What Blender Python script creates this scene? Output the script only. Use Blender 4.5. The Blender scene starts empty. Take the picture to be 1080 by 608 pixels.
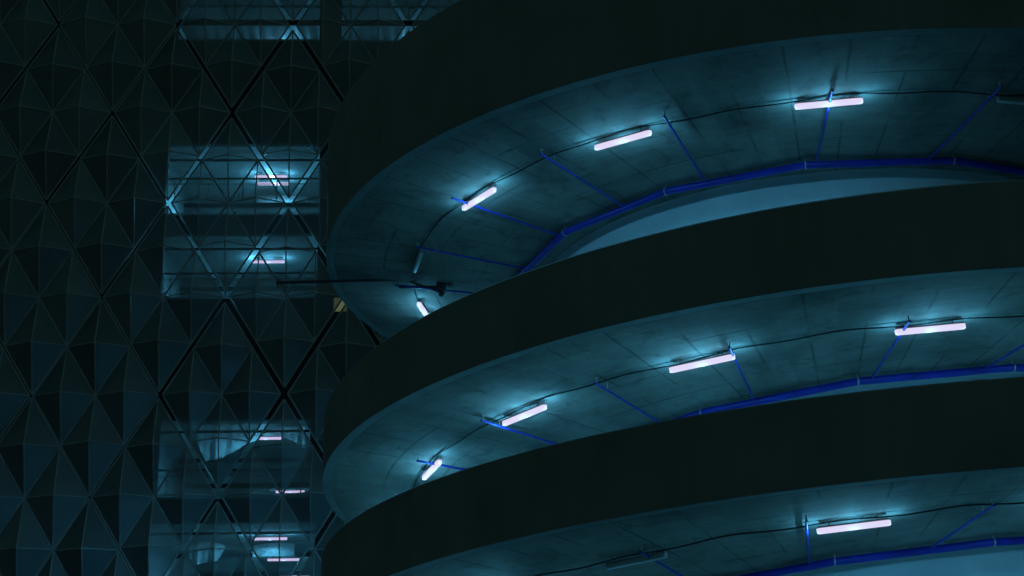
import bpy, math, random
from math import sin, cos, pi, radians, sqrt, atan2
from mathutils import Vector, Matrix
random.seed(7)
S = bpy.context.scene
COL = S.collection

# ------------------------------------------------------------------ camera, world, exposure
cam_d = bpy.data.cameras.new("camera")
cam_d.sensor_width = 36.0
cam_d.lens = 1669.46 / 1080 * 36.0
cam_d.clip_start, cam_d.clip_end = 0.1, 2000
cam = bpy.data.objects.new("camera", cam_d)
COL.objects.link(cam)
PITCH, ROLL = radians(17.7228), 0.02146
fwd = Vector((0, cos(PITCH), sin(PITCH)))
up0 = Vector((0, -sin(PITCH), cos(PITCH)))
rt0 = Vector((1, 0, 0))
rt = cos(ROLL) * rt0 - sin(ROLL) * up0
up = sin(ROLL) * rt0 + cos(ROLL) * up0
m = Matrix((rt, up, -fwd)).transposed().to_4x4()
m.translation = Vector((0, 0, 1.6))
cam.matrix_world = m
S.camera = cam

SUN_EL, SUN_AZ = radians(3.0), radians(70)
W = bpy.data.worlds.new("World")
S.world = W
W.use_nodes = True
nt = W.node_tree
for n in list(nt.nodes):
    nt.nodes.remove(n)
sky = nt.nodes.new('ShaderNodeTexSky')
sky.sky_type = 'NISHITA'
sky.sun_disc = False
sky.sun_elevation = SUN_EL
sky.sun_rotation = SUN_AZ
tint = nt.nodes.new('ShaderNodeMix')
tint.data_type = 'RGBA'
tint.blend_type = 'MIX'
tint.inputs[0].default_value = 0.9
tint.inputs[7].default_value = (0.16, 0.50, 0.51, 1)
bg = nt.nodes.new('ShaderNodeBackground')
bg.inputs[1].default_value = 0.061
wo = nt.nodes.new('ShaderNodeOutputWorld')
nt.links.new(sky.outputs[0], tint.inputs[6])
nt.links.new(tint.outputs[2], bg.inputs[0])
nt.links.new(bg.outputs[0], wo.inputs[0])

sun_d = bpy.data.lights.new("faint_sun_fill", 'SUN')  # faint sun lamp added for directional ambience, no moon behind it
sun_d.energy = 0.012
sun_d.color = (0.45, 0.9, 1.0)
sun_d.angle = radians(12)
sun = bpy.data.objects.new("faint_sun_fill", sun_d)
sun.rotation_euler = (radians(60), 0, radians(50))
COL.objects.link(sun)

S.view_settings.view_transform = 'Standard'
S.view_settings.look = 'None'
S.view_settings.exposure = 0
S.view_settings.gamma = 1
S.view_settings.use_curve_mapping = False

GLOW = (0.10, 0.59, 1.0)         # teal light of the tubes
UP_W, PT_W = 8.0, 185.0            # one lamp: light on the soffit, light into the air

# ------------------------------------------------------------------ materials
def mat(name):
    mm = bpy.data.materials.new(name)
    mm.use_nodes = True
    t = mm.node_tree
    b = t.nodes['Principled BSDF']
    return mm, t, b

def N(t, kind, **kw):
    n = t.nodes.new(kind)
    for k, v in kw.items():
        setattr(n, k, v)
    return n

def math_n(t, op, a, b=None, c=None):
    n = N(t, 'ShaderNodeMath', operation=op)
    for i, x in enumerate((a, b, c)):
        if x is None:
            continue
        if isinstance(x, (int, float)):
            n.inputs[i].default_value = x
        else:
            t.links.new(x, n.inputs[i])
    return n.outputs[0]

def noise(t, vec, scale, detail=4, rough=0.55, dist=0.0):
    n = N(t, 'ShaderNodeTexNoise')
    n.inputs['Scale'].default_value = scale
    n.inputs['Detail'].default_value = detail
    n.inputs['Roughness'].default_value = rough
    n.inputs['Distortion'].default_value = dist
    t.links.new(vec, n.inputs['Vector'])
    return n.outputs['Fac']

def ramp(t, fac, stops):
    n = N(t, 'ShaderNodeValToRGB')
    while len(n.color_ramp.elements) < len(stops):
        n.color_ramp.elements.new(0.5)
    for e, (p, c) in zip(n.color_ramp.elements, stops):
        e.position = p
        e.color = (c, c, c, 1) if isinstance(c, (int, float)) else (*c, 1)
    t.links.new(fac, n.inputs[0])
    return n.outputs[0]

def mul_color(t, col, fac):
    n = N(t, 'ShaderNodeMix', data_type='RGBA', blend_type='MULTIPLY')
    n.inputs[0].default_value = 1
    t.links.new(col, n.inputs[6])
    t.links.new(fac, n.inputs[7])
    return n.outputs[2]

def bump(t, b, h, strength=0.2, dist=0.02):
    n = N(t, 'ShaderNodeBump')
    n.inputs['Strength'].default_value = strength
    n.inputs['Distance'].default_value = dist
    t.links.new(h, n.inputs['Height'])
    t.links.new(n.outputs[0], b.inputs['Normal'])

def simple(name, color, rough=0.6, metal=0.0, var=0.25, scale=3.0):
    mm, t, b = mat(name)
    tc = N(t, 'ShaderNodeTexCoord')
    f = noise(t, tc.outputs['Object'], scale, 5)
    c = ramp(t, f, [(0.3, tuple(x * (1 - var) for x in color)), (0.7, tuple(min(1, x * (1 + var)) for x in color))])
    t.links.new(c, b.inputs['Base Color'])
    b.inputs['Roughness'].default_value = rough
    b.inputs['Metallic'].default_value = metal
    return mm

def soffit_material():
    mm, t, b = mat("board_marked_concrete")
    tc = N(t, 'ShaderNodeTexCoord')
    P = tc.outputs['Object']
    sx = N(t, 'ShaderNodeSeparateXYZ')
    t.links.new(P, sx.inputs[0])
    x, y = sx.outputs[0], sx.outputs[1]
    th = math_n(t, 'ARCTAN2', y, x)
    # no seam where the angle wraps: turn the cut to the far side
    thr = math_n(t, 'ADD', math_n(t, 'MODULO', math_n(t, 'ADD', th, 6.2832 + 4.6), 6.2832), 0.0)
    r = math_n(t, 'SQRT', math_n(t, 'ADD', math_n(t, 'MULTIPLY', x, x), math_n(t, 'MULTIPLY', y, y)))
    wob = math_n(t, 'MULTIPLY', math_n(t, 'SUBTRACT', noise(t, P, 1.3, 3), 0.5), 0.035)
    # radial shutter joints, 1.2 m apart on the outer edge
    step = 0.1
    a = math_n(t, 'DIVIDE', math_n(t, 'ADD', thr, math_n(t, 'MULTIPLY', wob, 0.15)), step)
    fr = math_n(t, 'ABSOLUTE', math_n(t, 'SUBTRACT', math_n(t, 'FRACT', a), 0.5))
    w1 = ramp(t, fr, [(0.462, 0.0), (0.488, 0.75), (0.5, 1.0)])
    # ring joints
    q = math_n(t, 'DIVIDE', math_n(t, 'ADD', r, wob), 1.22)
    fq = math_n(t, 'ABSOLUTE', math_n(t, 'SUBTRACT', math_n(t, 'FRACT', q), 0.5))
    w2 = ramp(t, fq, [(0.474, 0.0), (0.491, 0.8), (0.5, 1.0)])
    cell = N(t, 'ShaderNodeCombineXYZ')
    t.links.new(math_n(t, 'FLOOR', math_n(t, 'ADD', a, 0.5)), cell.inputs[0])
    t.links.new(math_n(t, 'FLOOR', math_n(t, 'ADD', q, 0.5)), cell.inputs[1])
    wn = N(t, 'ShaderNodeTexWhiteNoise', noise_dimensions='2D')
    t.links.new(cell.outputs[0], wn.inputs['Vector'])
    tone = ramp(t, wn.outputs['Value'], [(0, 0.88), (1, 1.1)])
    patch = ramp(t, noise(t, P, 0.45, 6, 0.6, 0.6), [(0.28, 0.5), (0.5, 0.95), (0.72, 1.3)])
    # streaky fine grain along the boards (polar stretched)
    pv = N(t, 'ShaderNodeCombineXYZ')
    t.links.new(math_n(t, 'MULTIPLY', thr, 7.0), pv.inputs[0])
    t.links.new(math_n(t, 'MULTIPLY', r, 4.0), pv.inputs[1])
    grain = ramp(t, noise(t, pv.outputs[0], 2.2, 7, 0.65), [(0.3, 0.86), (0.7, 1.1)])
    stain = ramp(t, noise(t, P, 1.6, 6, 0.68, 0.8), [(0.33, 0.66), (0.45, 1.0), (0.62, 1.0), (0.75, 1.22)])
    speck = ramp(t, noise(t, P, 14, 3, 0.6), [(0.25, 0.55), (0.36, 1.0)])
    keep = ramp(t, noise(t, P, 0.7, 2), [(0.42, 0.0), (0.56, 1.0)])
    j1 = math_n(t, 'MULTIPLY', w1, keep)
    keep2 = ramp(t, noise(t, P, 0.5, 2, 0.5, 0.3), [(0.46, 0.0), (0.6, 1.0)])
    j2 = math_n(t, 'MULTIPLY', w2, keep2)
    j = math_n(t, 'SUBTRACT', 1.0, math_n(t, 'MULTIPLY', math_n(t, 'MAXIMUM', j1, j2), 0.52))
    base = N(t, 'ShaderNodeRGB')
    base.outputs[0].default_value = (0.27, 0.265, 0.235, 1)
    c = base.outputs[0]
    for f in (tone, patch, grain, speck, stain):
        c = mul_color(t, c, f)
    c = mul_color(t, c, j)
    t.links.new(c, b.inputs['Base Color'])
    b.inputs['Roughness'].default_value = 0.85
    h = math_n(t, 'ADD', noise(t, P, 9, 6, 0.6), math_n(t, 'MULTIPLY', j, 0.8))
    bump(t, b, h, 0.35, 0.02)
    return mm

def parapet_material():
    mm, t, b = mat("dark_rendered_concrete")
    tc = N(t, 'ShaderNodeTexCoord')
    P = tc.outputs['Object']
    mp = N(t, 'ShaderNodeMapping')
    mp.inputs['Scale'].default_value = (1, 1, 0.12)
    t.links.new(P, mp.inputs[0])
    streak = ramp(t, noise(t, mp.outputs[0], 3.0, 6, 0.6), [(0.3, 0.9), (0.7, 1.07)])
    patch = ramp(t, noise(t, P, 0.5, 4), [(0.3, 0.82), (0.7, 1.15)])
    base = N(t, 'ShaderNodeRGB')
    base.outputs[0].default_value = (0.28, 0.325, 0.31, 1)
    c = mul_color(t, mul_color(t, base.outputs[0], streak), patch)
    t.links.new(c, b.inputs['Base Color'])
    b.inputs['Roughness'].default_value = 0.9
    bump(t, b, noise(t, P, 7, 5), 0.25, 0.01)
    return mm

def screen_material():
    mm, t, b = mat("perforated_metal_mesh")
    tc = N(t, 'ShaderNodeTexCoord')
    P = tc.outputs['Object']
    v = ramp(t, noise(t, P, 0.5, 5), [(0.3, (0.27, 0.35, 0.37)), (0.7, (0.37, 0.46, 0.49))])
    oi = N(t, 'ShaderNodeObjectInfo')
    v = mul_color(t, v, ramp(t, oi.outputs['Random'], [(0, 0.75), (1, 1.1)]))
    t.links.new(v, b.inputs['Base Color'])
    b.inputs['Roughness'].default_value = 0.5
    b.inputs['Metallic'].default_value = 0.55
    tr = N(t, 'ShaderNodeBsdfTransparent')
    mx = N(t, 'ShaderNodeMixShader')
    mx.inputs[0].default_value = 0.66
    out = t.nodes['Material Output']
    t.links.new(tr.outputs[0], mx.inputs[1])
    t.links.new(b.outputs[0], mx.inputs[2])
    t.links.new(mx.outputs[0], out.inputs[0])
    return mm

def sheet_material():
    mm, t, b = mat("translucent_dust_sheet")
    b.inputs['Base Color'].default_value = (0.7, 0.72, 0.72, 1)
    b.inputs['Roughness'].default_value = 0.6
    tl = N(t, 'ShaderNodeBsdfTranslucent')
    tl.inputs[0].default_value = (0.92, 0.95, 0.95, 1)
    mx = N(t, 'ShaderNodeMixShader')
    mx.inputs[0].default_value = 0.75
    t.links.new(b.outputs[0], mx.inputs[1])
    t.links.new(tl.outputs[0], mx.inputs[2])
    t.links.new(mx.outputs[0], t.nodes['Material Output'].inputs[0])
    return mm

def emissive(name, color, strength):
    mm, t, b = mat(name)
    b.inputs['Base Color'].default_value = (0.06, 0.06, 0.06, 1)
    b.inputs['Specular IOR Level'].default_value = 0.1
    b.inputs['Emission Color'].default_value = (*color, 1)
    b.inputs['Emission Strength'].default_value = strength
    return mm

M = dict(
    soffit=soffit_material(),
    parapet=parapet_material(),
    mesh=screen_material(),
    frame=simple("galvanised_frame_metal", (0.46, 0.48, 0.48), 0.5, 0.2, 0.2, 2),
    drum=simple("white_painted_wall", (0.72, 0.85, 0.90), 0.75, 0, 0.09, 1.1),
    blue=simple("blue_pipe_paint", (0.02, 0.036, 0.46), 0.4, 0, 0.3, 3),
    zinc=simple("zinc_steel", (0.55, 0.56, 0.56), 0.35, 0.6, 0.15, 6),
    cable=simple("black_cable_sheath", (0.02, 0.02, 0.02), 0.6, 0, 0.2, 5),
    housing=simple("grey_plastic_housing", (0.30, 0.31, 0.32), 0.5, 0, 0.1, 4),
    tube=emissive("lit_fluorescent_diffuser", (0.80, 0.745, 1.0), 0.92),
    sheet=sheet_material(),
    branch=simple("dull_blue_pipe_paint", (0.025, 0.045, 0.42), 0.5, 0, 0.35, 5),
    boom=simple("weathered_dark_steel", (0.06, 0.065, 0.065), 0.6, 0.2, 0.3, 6),
    bay_tube=emissive("lit_bay_diffuser", (0.74, 0.64, 1.0), 2.2),
    dead=simple("unlit_milky_diffuser", (0.55, 0.58, 0.6), 0.4, 0, 0.06, 3),
    bwall=simple("dark_building_render", (0.05, 0.052, 0.05), 0.9, 0, 0.25, 0.6),
    inner=simple("pale_interior_concrete", (0.34, 0.36, 0.35), 0.85, 0, 0.3, 0.7),
    deck=simple("corrugated_steel_deck", (0.40, 0.42, 0.42), 0.6, 0, 0.15, 1),
    rail=simple("dark_painted_steel", (0.02, 0.022, 0.022), 0.6, 0, 0.2, 3),
    rust=simple("rust_primer_steel", (0.16, 0.07, 0.025), 0.8, 0, 0.3, 3),
    panel=simple("pale_plastic_sheet", (0.09, 0.1, 0.1), 0.5, 0, 0.6, 9),
    warm=emissive("warm_lit_glass", (0.55, 0.66, 0.34), 0.15),
    asphalt=simple("asphalt", (0.05, 0.05, 0.05), 0.9, 0, 0.3, 1.5),
)

# ------------------------------------------------------------------ mesh helpers
class MB:
    def __init__(self):
        self.v, self.f = [], []
    def add(self, vs, fs):
        o = len(self.v)
        self.v += [tuple(p) for p in vs]
        self.f += [tuple(i + o for i in f) for f in fs]
        return self
    def box(self, x0, x1, y0, y1, z0, z1):
        return self.add([(x0, y0, z0), (x1, y0, z0), (x1, y1, z0), (x0, y1, z0), (x0, y0, z1), (x1, y0, z1), (x1, y1, z1), (x0, y1, z1)],
                        [(0, 3, 2, 1), (4, 5, 6, 7), (0, 1, 5, 4), (1, 2, 6, 5), (2, 3, 7, 6), (3, 0, 4, 7)])
    def tube(self, pts, r, n=10, closed=False):
        pts = [Vector(p) for p in pts]
        ring = []
        for i, p in enumerate(pts):
            a = pts[max(i - 1, 0)]
            c = pts[min(i + 1, len(pts) - 1)]
            d = (c - a).normalized()
            ref = Vector((0, 0, 1)) if abs(d.z) < 0.9 else Vector((1, 0, 0))
            u = d.cross(ref).normalized()
            w = u.cross(d)
            ring.append([p + r * (cos(2 * pi * k / n) * u + sin(2 * pi * k / n) * w) for k in range(n)])
        vs = [q for rg in ring for q in rg]
        fs = []
        for i in range(len(pts) - 1):
            for k in range(n):
                a, b_ = i * n + k, i * n + (k + 1) % n
                fs.append((a, b_, b_ + n, a + n))
        fs.append(tuple(range(n))[::-1])
        fs.append(tuple((len(pts) - 1) * n + k for k in range(n)))
        return self.add(vs, fs)
    def profile_sweep(self, sections):
        """closed solid from a list of equal length closed cross sections"""
        n = len(sections[0])
        vs = [p for s in sections for p in s]
        fs = []
        for i in range(len(sections) - 1):
            for k in range(n):
                a, b_ = i * n + k, i * n + (k + 1) % n
                fs.append((a, b_, b_ + n, a + n))
        fs.append(tuple(range(n))[::-1])
        fs.append(tuple((len(sections) - 1) * n + k for k in range(n)))
        return self.add(vs, fs)
    def build(self, name, material, parent=None, smooth=False, bevel=0):
        me = bpy.data.meshes.new(name)
        me.from_pydata(self.v, [], self.f)
        me.validate()
        import bmesh
        bm = bmesh.new()
        bm.from_mesh(me)
        bmesh.ops.recalc_face_normals(bm, faces=bm.faces)
        bm.to_mesh(me)
        bm.free()
        me.materials.append(material)
        if smooth:
            for p in me.polygons:
                p.use_smooth = True
            try:
                me.set_sharp_from_angle(angle=radians(40))
            except Exception:
                pass
        o = bpy.data.objects.new(name, me)
        COL.objects.link(o)
        if parent:
            o.parent = parent
        if bevel:
            mod = o.modifiers.new("bevel", 'BEVEL')
            mod.width = bevel
            mod.segments = 3
            mod.limit_method = 'ANGLE'
        return o

def tag(o, label=None, cat=None, group=None, kind=None):
    if label: o['label'] = label
    if cat: o['category'] = cat
    if group: o['group'] = group
    if kind: o['kind'] = kind
    return o

def empty(name, loc=(0, 0, 0), rot=(0, 0, 0)):
    o = bpy.data.objects.new(name, None)
    o.empty_display_size = 0.3
    o.location = loc
    o.rotation_euler = rot
    COL.objects.link(o)
    return o

# ------------------------------------------------------------------ ground
g = MB().add([(-400, -200, 0), (400, -200, 0), (400, 600, 0), (-400, 600, 0)], [(0, 1, 2, 3)]).build("ground", M['asphalt'])
tag(g, kind='structure')

# ------------------------------------------------------------------ spiral ramp
K = 1.24
CX, CY = 6.283614 * K, 30.676814 * K
R, RI = 12.4, 7.1
LV = {  # z at the near side, slope, curvature, wall height, wall height slope
    1: (10.40566, 0.00235, -0.11507, 2.25135, 0.0),
    2: (6.71789, 0.55208, -0.11592, 1.28897, 0.1111),
    3: (3.95330, 0.58756, -0.06513, 1.22413, -0.0143),
    4: (1.15000, 0.58756, -0.06513, 1.22413, -0.0143),
}
BANK = 0.105
def zb(l, t):
    z, s, q, h, gg = LV[l]
    u = t + pi / 2
    return (z + s * u + q * u * u) * K + 1.6
def zh(l, t):
    z, s, q, h, gg = LV[l]
    return (h + gg * (t + pi / 2)) * K
def soff(l, t, r, d=0.0):
    return zb(l, t) - BANK * (R - r) - d
def pol(t, r, z):
    return Vector((r * cos(t), r * sin(t), z))

tower = empty("spiral_ramp", (CX, CY, 0))
tag(tower, "spiral concrete parking ramp of dark curved parapets stacked around a white core", "parking ramp")
TH = [-pi / 2 + (-3.0 + 5.6 * i / 280) for i in range(281)]
for l in (1, 2, 3, 4):
    rs = [RI + (R - 0.2 - RI) * k / 12 for k in range(13)]
    sec = []
    for t in TH:
        lo = [pol(t, r, soff(l, t, r)) for r in rs]
        hi = [pol(t, r, soff(l, t, r) + 0.32) for r in reversed(rs)]
        sec.append(lo + hi)
    MB().profile_sweep(sec).build("ramp_slab", M['soffit'], tower, smooth=True)
    sec = []
    for t in TH:
        z0, z1 = zb(l, t), zb(l, t) + zh(l, t)
        sec.append([pol(t, R, z0), pol(t, R, z1 - 0.03), pol(t, R - 0.03, z1), pol(t, R - 0.17, z1), pol(t, R - 0.198, z1 - 0.03), pol(t, R - 0.198, soff(l, t, R - 0.198))])
    MB().profile_sweep(sec).build("parapet_wall", M['parapet'], tower, smooth=True)
d = MB()
nd = 160
ring = [(7.07 * cos(2 * pi * k / nd), 7.07 * sin(2 * pi * k / nd)) for k in range(nd)]
d.add([(x, y, 0.0) for x, y in ring] + [(x, y, 16.4) for x, y in ring],
      [(k, (k + 1) % nd, nd + (k + 1) % nd, nd + k) for k in range(nd)] + [tuple(range(nd, 2 * nd))])
d.build("core_wall", M['drum'], tower, smooth=True)

# ------------------------------------------------------------------ lamps
def light_children(root, scale=1.0):
    """the light of one tube: what leaves its sides and ends, and the broad downward beam"""
    for x, y in ((0.0, 0.115), (0.0, -0.115), (0.71, 0.0), (-0.71, 0.0)):
        p = bpy.data.lights.new("tube_light", 'POINT')
        p.energy = UP_W * scale
        p.color = GLOW
        p.shadow_soft_size = 0.0
        po = bpy.data.objects.new("tube_light", p)
        po.parent = root
        po.location = (x, y, -0.125)
        COL.objects.link(po)
    p = bpy.data.lights.new("tube_beam", 'SPOT')
    p.energy = PT_W * scale
    p.color = GLOW
    p.spot_size = radians(176)
    p.spot_blend = 0.35
    p.shadow_soft_size = 0.0
    po = bpy.data.objects.new("tube_beam", p)
    po.parent = root
    po.location = (0, 0, -0.12)
    COL.objects.link(po)

def lamp_meshes():
    L = 1.3
    b = MB().box(-L / 2 + .02, L / 2 - .02, -0.045, 0.045, 0.035, 0.07)
    def stad(z0, z1, hw, L):
        n = 8
        pts = []
        for k in range(n + 1):
            a = -pi / 2 + pi * k / n
            pts.append((L / 2 - hw + hw * cos(a), hw * sin(a)))
        for k in range(n + 1):
            a = pi / 2 + pi * k / n
            pts.append((-L / 2 + hw + hw * cos(a), hw * sin(a)))
        return [(x, y, z0) for x, y in pts], [(x, y, z1) for x, y in pts]
    s0, _ = stad(-0.056, 0, 0.03, L - .06)
    s1, _ = stad(-0.045, 0, 0.052, L - .01)
    s2, _ = stad(0.0, 0, 0.057, L)
    s3, _ = stad(0.034, 0, 0.057, L)
    c = MB().profile_sweep([s0, s1, s2, s3])
    h = [MB().box(s - .012, s + .012, -.02, .02, 0.072, 0.16) for s in (-0.42, 0.42)]
    return b, c, h

def lamp(root_loc, ang, tilt, label, lit=True, group=None, scale=1.0, bank=0.0, tube='tube'):
    root = empty("strip_lamp", root_loc)
    # local x along the tube, z up to the soffit
    root.rotation_euler = Matrix.Rotation(ang, 3, 'Z').to_euler()
    mtx = Matrix.Rotation(ang, 3, 'Z') @ Matrix.Rotation(tilt, 3, 'Y') @ Matrix.Rotation(bank, 3, 'X')
    root.rotation_euler = mtx.to_euler()
    tag(root, label, "lamp", group)
    b, c, h = lamp_meshes()
    b.build("lamp_housing", M['housing'], root)
    c.build("diffuser", M[tube] if lit else M['dead'], root, smooth=True)
    for q in h:
        q.build("hanger", M['zinc'], root)
    if lit:
        light_children(root, scale=scale)
    return root

def ramp_lamp(l, t, label, lit=True, r=10.24):
    z = soff(l, t, r, 0.165)
    u = t + pi / 2
    dz = (LV[l][1] + 2 * LV[l][2] * u) * K / r
    p = pol(t, r, z)
    bank = math.atan(BANK)
    return lamp((CX + p.x, CY + p.y, z), t + pi / 2, -math.atan(dz), label, lit, "strip lamps under the ramp", bank=-bank)

TOP, MID, LOW = "topmost ramp underside", "middle ramp underside", "lowest ramp underside"
ramp_lamp(1, -1.352, "unlit strip lamp on topmost ramp underside at the right picture edge", lit=False)
ramp_lamp(1, -1.731, "brightest lit strip lamp on topmost ramp underside, furthest right one that glows")
ramp_lamp(1, -2.138, "lit strip lamp on topmost ramp underside, second glowing one from the right")
ramp_lamp(1, -2.545, "slanting lit strip lamp crossed by a blue pipe on topmost ramp underside")
ramp_lamp(1, -2.948, "unlit grey strip lamp above the black bracket on topmost ramp underside", lit=False)
ramp_lamp(1, -3.300, "small lit strip lamp on topmost ramp underside just above middle parapet")
ramp_lamp(2, -1.182, "lit strip lamp of middle ramp underside beyond the right picture edge")
ramp_lamp(2, -1.588, "largest lit strip lamp on middle ramp underside, crossed by a pipe at right")
ramp_lamp(2, -2.000, "lit strip lamp on middle ramp underside, left of the largest one")
ramp_lamp(2, -2.407, "lit strip lamp on middle ramp underside, third from the right")
ramp_lamp(2, -2.802, "short steep lit strip lamp at the left end of middle ramp underside")
ramp_lamp(2, -3.200, "lit strip lamp of middle ramp underside hidden behind lower parapet")
ramp_lamp(3, -1.345, "lit strip lamp of lowest ramp underside beyond the right picture edge")
ramp_lamp(3, -1.752, "only glowing strip lamp in view on lowest ramp underside")
ramp_lamp(3, -2.150, "unlit strip lamp on lowest ramp underside left of the glowing one", lit=False)
ramp_lamp(3, -2.560, "lit strip lamp of lowest ramp underside below the picture edge")
ramp_lamp(3, -2.960, "lit strip lamp of lowest ramp underside at its left end")
for l, nm, ts in ((1, TOP, (-3.70, -4.10)), (2, MID, (-3.60, -4.00)), (3, LOW, (-3.36, -3.76, -4.16))):
    for t, w in zip(ts, ("far left", "rear left", "rearmost")):
        ramp_lamp(l, t, "lit strip lamp on the %s curve of %s, hidden by a parapet" % (w, nm))
for t, w in ((-1.60, "front"), (-2.40, "front left"), (-2.80, "left"), (-3.20, "far left"), (-3.60, "rear left"), (-4.00, "rearmost")):
    ramp_lamp(4, t, "lit strip lamp on the %s curve of the ramp turn below the picture" % w)

# cables along the lamp ring
for l, nm in ((1, TOP), (2, MID), (3, LOW)):
    pts = []
    k = 0
    for i in range(281):
        t = -4.3 + 3.9 * i / 280
        sag = 0.02 * sin(t * 31 + l) + 0.015 * sin(t * 13.3 + 2 * l)
        rr = 10.30 + 0.03 * sin(t * 5.1 + l) + 0.02 * sin(t * 11 + l)
        pts.append(pol(t, rr, soff(l, t, rr, 0.055 + sag)))
    o = MB().tube(pts, 0.015, 8).build("lamp_cable", M['cable'], smooth=True)
    o.location = (CX, CY, 0)
    tag(o, "thin black cable linking the strip lamps along the " + nm, "cable", "cables along the ramp")

# ------------------------------------------------------------------ blue sprinkler pipework
BR = {1: [-1.13, -1.425, -1.725, -2.03, -2.302, -2.578, -2.86, -3.12, -3.40, -3.68],
      2: [-1.04, -1.332, -1.632, -1.936, -2.203, -2.483, -2.762, -3.04, -3.33],
      3: [-0.95, -1.235, -1.525, -1.826, -2.117, -2.41, -2.70, -2.98]}
ROUT = {1: {-2.86: 10.45}, 2: {-2.203: 10.55}, 3: {-1.826: 11.0}}
JT = {1: (-1.392, .395), 2: (-1.290, .411), 3: (-1.401, .394)}
RP = 7.76
def pt_on(l, t, r, d):
    return pol(t, r, soff(l, t, r, d))
for l, nm in ((1, TOP), (2, MID), (3, LOW)):
    root = empty("sprinkler_pipework", (CX, CY, 0))
    tag(root, "blue sprinkler pipe with radial branches hung beneath the " + nm, "sprinkler pipe", "blue sprinkler pipes under the ramp")
    t0, st = JT[l]
    js = [t0 + st * k for k in range(3, -9, -1)]
    main = [pt_on(l, t, RP, 0.14) for t in js]
    mb = MB()
    for a, b in zip(main[:-1], main[1:]):
        mb.tube([a, b], 0.078, 14)
    mb.build("main_pipe", M['blue'], root, smooth=True)
    for t, p in zip(js, main):
        c = MB()
        tangent = Vector((-sin(t), cos(t), 0))
        c.tube([p - tangent * 0.014, p + tangent * 0.014], 0.09, 14)
        ho = c.build("pipe_clamp", M['zinc'], root, smooth=True)
        c = MB().tube([p + Vector((0, 0, -0.0)), p + Vector((0, 0, 0.14))], 0.012, 6)
        c.build("hanger_rod", M['zinc'], root)
    for t in BR[l]:
        r1 = ROUT[l].get(t, 10.72)
        ti = t - 0.035
        # inner end lies on the chord of the main pipe
        k = next((i for i in range(len(js) - 1) if js[i] >= ti >= js[i + 1]), None)
        if k is None:
            continue
        f = (js[k] - ti) / (js[k] - js[k + 1])
        pin = main[k].lerp(main[k + 1], f) + Vector((0, 0, 0.02))
        pout = pt_on(l, t, r1, 0.16)
        br = MB().tube([pin, pout], 0.025, 10).build("branch_pipe", M['branch'], root, smooth=True)
        dirv = (pout - pin).normalized()
        hd = MB()
        hd.tube([pout - dirv * 0.05, pout - dirv * 0.05 + Vector((0, 0, 0.10))], 0.016, 8)
        hd.tube([pout - dirv * 0.05 + Vector((0, 0, 0.10)), pout - dirv * 0.05 + Vector((0, 0, 0.112))], 0.035, 10)
        hd.build("sprinkler_head", M['zinc'], br, smooth=True)
        hg = MB().tube([pout - dirv * 0.5, pout - dirv * 0.5 + Vector((0, 0, 0.155))], 0.009, 6)
        hg.build("hanger_rod", M['zinc'], br)

# ------------------------------------------------------------------ building behind (local x along the front, y into the building)
YAW = 0.05353823
FL = (0, 56, 0)
def local(name, loc=(0, 0, 0)):
    o = empty(name, Matrix.Rotation(YAW, 3, 'Z') @ Vector(loc) + Vector(FL), (0, 0, YAW))
    return o

bld = local("car_park_building")
tag(bld, "dark multi storey car park with lit open bays behind a faceted metal screen", "building")
HOLES = [(-12.9, -7.36, 30.13, 33.2), (-6.5, 4.0, 30.10, 33.2), (-13.1, -7.27, 22.82, 25.72), (-13.1, -7.29, 19.48, 22.03),
         (-6.66, -6.12, 18.93, 19.50), (-12.9, -7.43, 11.96, 14.84), (-13.1, -7.2, 7.5, 11.07)]
def wall_with_holes(s0, s1, z0, z1, d0, d1, holes):
    xs = sorted({s0, s1, *[h[0] for h in holes], *[h[1] for h in holes]})
    zs = sorted({z0, z1, *[h[2] for h in holes], *[h[3] for h in holes]})
    nx, nz = len(xs) - 1, len(zs) - 1
    def solid(i, j):
        if not (0 <= i < nx and 0 <= j < nz):
            return None
        cx, cz = (xs[i] + xs[i + 1]) / 2, (zs[j] + zs[j + 1]) / 2
        return not any(h[0] < cx < h[1] and h[2] < cz < h[3] for h in holes)
    mb = MB()
    for i in range(nx):
        for j in range(nz):
            if not solid(i, j):
                continue
            a, b, c, e = xs[i], xs[i + 1], zs[j], zs[j + 1]
            mb.add([(a, d0, c), (b, d0, c), (b, d0, e), (a, d0, e)], [(0, 1, 2, 3)])
            mb.add([(a, d1, c), (b, d1, c), (b, d1, e), (a, d1, e)], [(0, 3, 2, 1)])
            if not solid(i - 1, j): mb.add([(a, d0, c), (a, d1, c), (a, d1, e), (a, d0, e)], [(0, 1, 2, 3)])
            if not solid(i + 1, j): mb.add([(b, d0, c), (b, d1, c), (b, d1, e), (b, d0, e)], [(0, 3, 2, 1)])
            if not solid(i, j - 1): mb.add([(a, d0, c), (b, d0, c), (b, d1, c), (a, d1, c)], [(0, 1, 2, 3)])
            if not solid(i, j + 1): mb.add([(a, d0, e), (b, d0, e), (b, d1, e), (a, d1, e)], [(0, 3, 2, 1)])
    return mb
wall_with_holes(-26, 30, 0, 37, 1.0, 1.3, HOLES).build("front_wall", M['bwall'], bld)
MB().box(-26, 30, 1.302, 24, 36.6, 37).build("roof", M['bwall'], bld)
MB().box(-13.7, -13.35, 1.302, 21, 4, 36.5).build("side_wall", M['inner'], bld)
MB().box(5.0, 5.3, 1.302, 21, 4, 36.5).build("side_wall", M['inner'], bld)
MB().box(-13.7, 5.3, 21.002, 21.3, 4, 36.5).build("back_wall", M['inner'], bld)
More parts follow.
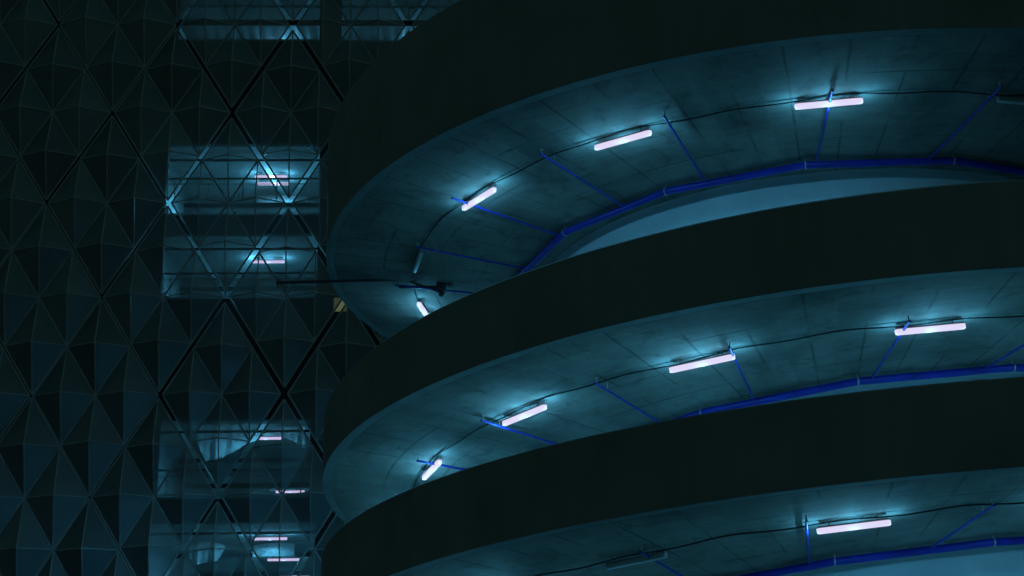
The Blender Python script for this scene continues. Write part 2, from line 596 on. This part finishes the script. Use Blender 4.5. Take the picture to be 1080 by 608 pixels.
for zc in (33.24, 29.5, 25.87, 22.17, 18.5, 14.97, 11.18, 7.1):
    m_ = M['inner']
    MB().box(-13.348, 4.998, 1.302, 20.998, zc, zc + 0.32).build("floor_slab", m_, bld)
    bm_ = MB()
    for dd in (8.6, 14.1):
        bm_.box(-13.34, 4.99, dd, dd + 0.3, zc - 0.22, zc - 0.002)
    bm_.build("ceiling_beam", m_, bld)
    for dd, zz, rr in ((2.3, 0.30, 0.05), (6.9, 0.45, 0.09), (7.2, 0.40, 0.04), (12.0, 0.5, 0.10)):
        MB().tube([(-13.33, dd, zc - zz), (4.98, dd, zc - zz)], rr, 8).build("service_pipe", M['rail'], bld, smooth=True)
# corrugated deck on the ceiling behind the top opening
cd = MB()
sec = []
n = 150
low = [(-13.3 + 18.2 * k / n, 33.235 - (0.05 if k % 4 < 2 else 0.11)) for k in range(n + 1)]
prof = lambda y: [(x, y, z) for x, z in low] + [(4.9, y, 33.237), (-13.3, y, 33.237)]
cd.profile_sweep([prof(4.0), prof(8.55)])
cd.build("corrugated_deck", M['deck'], bld)
MB().box(-13.2, 4.6, 0.86, 0.997, 30.78, 30.97).build("front_beam", M['bwall'], bld)
MB().box(-6.68, -6.10, 1.12, 1.16, 18.92, 19.52).build("lit_window", M['warm'], bld)
for (a, b_, z0, z1) in HOLES:
    if b_ - a > 2:
        MB().box(a + 0.01, b_ - 0.01, 0.93, 1.36, z0 - 0.05, z0 + 0.03).build("sill", M['zinc'], bld)

# lamps on the bay ceilings
def bay_lamp(s, dd, zc, label, scale=1.0):
    p = Matrix.Rotation(YAW, 3, 'Z') @ Vector((s, dd, zc - 0.17)) + Vector(FL)
    return lamp(p, YAW, 0, label, True, "strip lamps inside the car park bays", scale=scale, tube='bay_tube')
BS = 3.0
bay_lamp(-9.48, 4.35, 25.87, "lit strip lamp in the upper tall bay, front one above the pale panel", BS)
bay_lamp(-9.45, 5.15, 25.87, "lit strip lamp in the upper tall bay, lower one of its pair", BS * 0.6)
bay_lamp(-9.48, 4.22, 22.17, "single lit strip lamp in the bay just under the brightest bay", BS)
bay_lamp(-9.38, 4.08, 14.97, "lit strip lamp in the lower bay between two hanging sheets", BS * 0.55)
bay_lamp(-9.40, 15.3, 14.97, "far lit strip lamp low in the lower bay just above its sill", BS * 0.4)
bay_lamp(-9.15, 4.50, 11.18, "lit strip lamp in the lowest bay touching the bright pale panel", BS * 0.6)
bay_lamp(-9.15, 10.1, 11.18, "second lit strip lamp down in the lowest bay", BS * 0.45)
bay_lamp(-9.12, 15.4, 11.18, "bottommost lit strip lamp in the lowest bay at picture edge", BS * 0.4)
bay_lamp(-9.4, 7.7, 33.1, "lit strip lamp behind the topmost narrow opening", BS * 0.6)
bay_lamp(-3.0, 7.7, 33.1, "lit strip lamp behind the right part of the topmost opening", BS * 0.6)

def local_mesh(mb, name, material, label, cat, group=None, **kw):
    o = mb.build(name, material, **kw)
    o.location = FL
    o.rotation_euler = (0, 0, YAW)
    return tag(o, label, cat, group)
for z0, z1, s0, s1, dd, lb in ((25.30, 25.58, -10.2, -8.1, 6.2, "pale hanging panel behind the lamps of the upper tall bay"),
                               (10.46, 10.98, -9.85, -8.3, 5.3, "bright pale panel hanging under the lamp of the lowest bay")):
    root = local("hanging_panel", ((s0 + s1) / 2, dd, z0))
    tag(root, lb, "panel", "pale panels hung in the bays")
    w = (s1 - s0) / 2
    MB().box(-w, w, 0, 0.02, 0, z1 - z0).build("panel_sheet", M['panel'], root)
    fr = MB()
    fr.box(-w - .03, w + .03, -.012, .035, -.04, -.003)
    fr.box(-w - .03, w + .03, -.012, .035, z1 - z0 + .003, z1 - z0 + .04)
    fr.box(-w - .035, -w - .003, -.01, .033, -.002, z1 - z0 + .002)
    fr.box(w + .003, w + .035, -.01, .033, -.002, z1 - z0 + .002)
    fr.build("panel_edge", M['rail'], root)

# dust sheets hung in the lower bays
def sheet(low, dd, ztop, label, name="dust_sheet"):
    sec = []
    n = 60
    for k in range(n + 1):
        s_ = low[0][0] + (low[-1][0] - low[0][0]) * k / n
        for (xa, za), (xb, zb_) in zip(low[:-1], low[1:]):
            if xa <= s_ <= xb:
                zl = za + (zb_ - za) * (s_ - xa) / (xb - xa)
                break
        zt = ztop(s_) if callable(ztop) else ztop
        zt = max(zt, zl + 0.02)
        w = 0.05 * sin(s_ * 9.0) + 0.03 * sin(s_ * 21 + 1)
        sec.append([(s_, dd + w * 1.6, zl), (s_, dd + w * 0.7, zt), (s_, dd + 0.012 + w * 0.7, zt), (s_, dd + 0.012 + w * 1.6, zl)])
    mb = MB().profile_sweep(sec)
    local_mesh(mb, name, M['sheet'], label, "sheet", "dust sheets hung in the lower bays", smooth=True)
sheet([(-11.93, 14.9), (-11.76, 14.33), (-11.38, 13.57), (-10.76, 13.71), (-9.83, 14.24), (-9.3, 14.5), (-8.9, 14.9)], 2.4, 14.95,
      "large pale sheet with a rounded lower edge hanging in the lower bay")
sheet([(-8.72, 14.75), (-8.6, 14.6), (-8.2, 14.42), (-7.9, 14.2), (-7.79, 14.1)], 2.9, 14.95,
      "smaller pale sheet hanging at the right end of the lower bay")
sheet([(-12.06, 10.34), (-11.77, 9.85), (-10.87, 10.01), (-10.61, 10.49)], 3.0, lambda x: 10.72 - 0.5 * (x + 11.3) ** 2,
      "small pale rounded sheet at the left of the lowest bay")

# railings in the bays
for (s0, s1, zr, n, lb) in ((-13.08, -7.30, 24.33, 5, "dark double rail railing across the upper tall bay"),
                            (-13.08, -7.31, 20.50, 6, "dark railing across the bay with a single lamp"),
                            (-12.88, -7.45, 13.0, 5, "dark railing across the lower bay with hanging sheets"),
                            (-13.08, -7.22, 8.9, 5, "dark railing across the lowest bay at picture bottom")):
    root = local("bay_railing", (0, 1.15, zr))
    tag(root, lb, "railing", "railings across the bays")
    MB().tube([(s0, 0, 0), (s1, 0, 0)], 0.042, 8).build("top_rail", M['rail'], root)
    MB().tube([(s0, 0, -0.22), (s1, 0, -0.22)], 0.018, 8).build("mid_rail", M['rail'], root)
    for k in range(n):
        s = s0 + 0.3 + (s1 - s0 - 0.6) * k / (n - 1)
        MB().tube([(s, 0, -0.9), (s, 0, -0.03)], 0.022, 8).build("rail_post", M['rail'], root)

# ------------------------------------------------------------------ faceted metal screen
scr = local("faceted_screen")
tag(scr, "dark faceted screen of metal mesh pyramids covering the car park front", "facade screen")
A, B = 1.12342, 1.84289
OX, OZ = -12.81357, 28.67295 + 1.6
def module(i, j, inset):
    c = Vector((OX + i * A, 0, OZ + (j - 2) * B))
    root = empty("screen_module", c)
    root.parent = scr
    fb = MB()
    e = 0.038
    for (di, dj) in ((0, 1), (-1, 0), (1, 0), (0, -1)):
        cc = Vector((di * A, 0, dj * B)) * inset
        hx, hz = A * inset, B * inset
        top, rgt, bot, lft = cc + Vector((0, 0, hz)), cc + Vector((hx, 0, 0)), cc - Vector((0, 0, hz)), cc - Vector((hx, 0, 0))
        ap = cc + Vector((random.uniform(-.02, .02), -0.56 + random.uniform(-.06, .06), random.uniform(-.02, .02)))
        MB().add([top, rgt, bot, lft, ap], [(0, 4, 1), (1, 4, 2), (2, 4, 3), (3, 4, 0)]).build("pyramid_panel", M['mesh'], root)
        for q in (top, rgt, bot, lft):
            fb.tube([q + (ap - q) * 0.01, ap], 0.026, 5)
        for a, b in ((top, rgt), (rgt, bot), (bot, lft), (lft, top)):
            fb.tube([a, b], e, 5)
    fb.build("module_frame", M['frame'], root)
for n in range(-2, 4):
    for mth in range(-2, 3):
        for (i, j) in ((4 * mth, -4 * n), (4 * mth + 2, -4 * n - 2)):
            if -9 < i < 11 and -13 < j < 6:
                # tight joints in the left and lower part, open ones round the bays
                if i >= 2:
                    ins = random.uniform(0.932, 0.945)
                elif i == 0:
                    ins = 0.966 if j > -9 else 0.984
                elif j > -7:
                    ins = random.choice((0.962, 0.984, 0.988))
                else:
                    ins = random.uniform(0.984, 0.99)
                module(i, j, ins)

# ------------------------------------------------------------------ pipe boom with box device under the topmost ramp
BX, BY, BZ = -1.9, 37.9, 1.6 + 12.40
boom = empty("bracket_boom", (BX, BY, BZ))
tag(boom, "black pipe boom with a boxy device, reaching out past the topmost ramp edge", "bracket")
MB().tube([(0.2, 0, 0), (-4.05, 0.1, 0.02)], 0.038, 10).build("boom_pipe", M['boom'], boom, smooth=True)
MB().tube([(-4.0, 0.1, -0.10), (-4.0, 0.1, 0.10)], 0.028, 8).build("end_bracket", M['boom'], boom)
MB().tube([(-0.95, 0.0, -0.2), (0.1, 0.0, -0.22)], 0.035, 10).build("lower_arm", M['boom'], boom, smooth=True)
MB().tube([(-0.75, 0.0, -0.02), (0.2, 0.0, -0.40)], 0.022, 8).build("stay", M['boom'], boom)
MB().box(0.0, 0.24, -0.16, 0.16, -0.34, 0.16).build("device_body", M['boom'], boom, bevel=0.05)
MB().tube([(0.12, 0, -0.34), (0.12, 0, -0.46)], 0.06, 10).build("nozzle", M['boom'], boom)
MB().tube([(0.12, -0.02, 0.16), (0.12, -0.02, 0.28)], 0.05, 10).build("neck", M['boom'], boom)
MB().box(0.27, 0.40, -0.12, 0.12, -0.2, 0.06).build("junction_box", M['boom'], boom, bevel=0.02)
pf = MB()
pf.profile_sweep([[(-0.16, -.25, z), (0.44, -.25, z), (0.44, .25, z), (-0.16, .25, z)] for z in (0.285, 0.325)])
pf.build("mounting_plate", M['housing'], boom)
for sx, sy in ((-0.12, -.2), (0.40, -.2), (-0.12, .2), (0.40, .2)):
    tt = atan2(BY + sy - CY, BX + sx - CX)
    rr = sqrt((BY + sy - CY) ** 2 + (BX + sx - CX) ** 2)
    tt = tt if tt < 0.6 else tt - 2 * pi
    MB().tube([(sx, sy, 0.326), (sx, sy, soff(1, tt, rr) - BZ)], 0.012, 6).build("hanger_rod", M['boom'], boom)
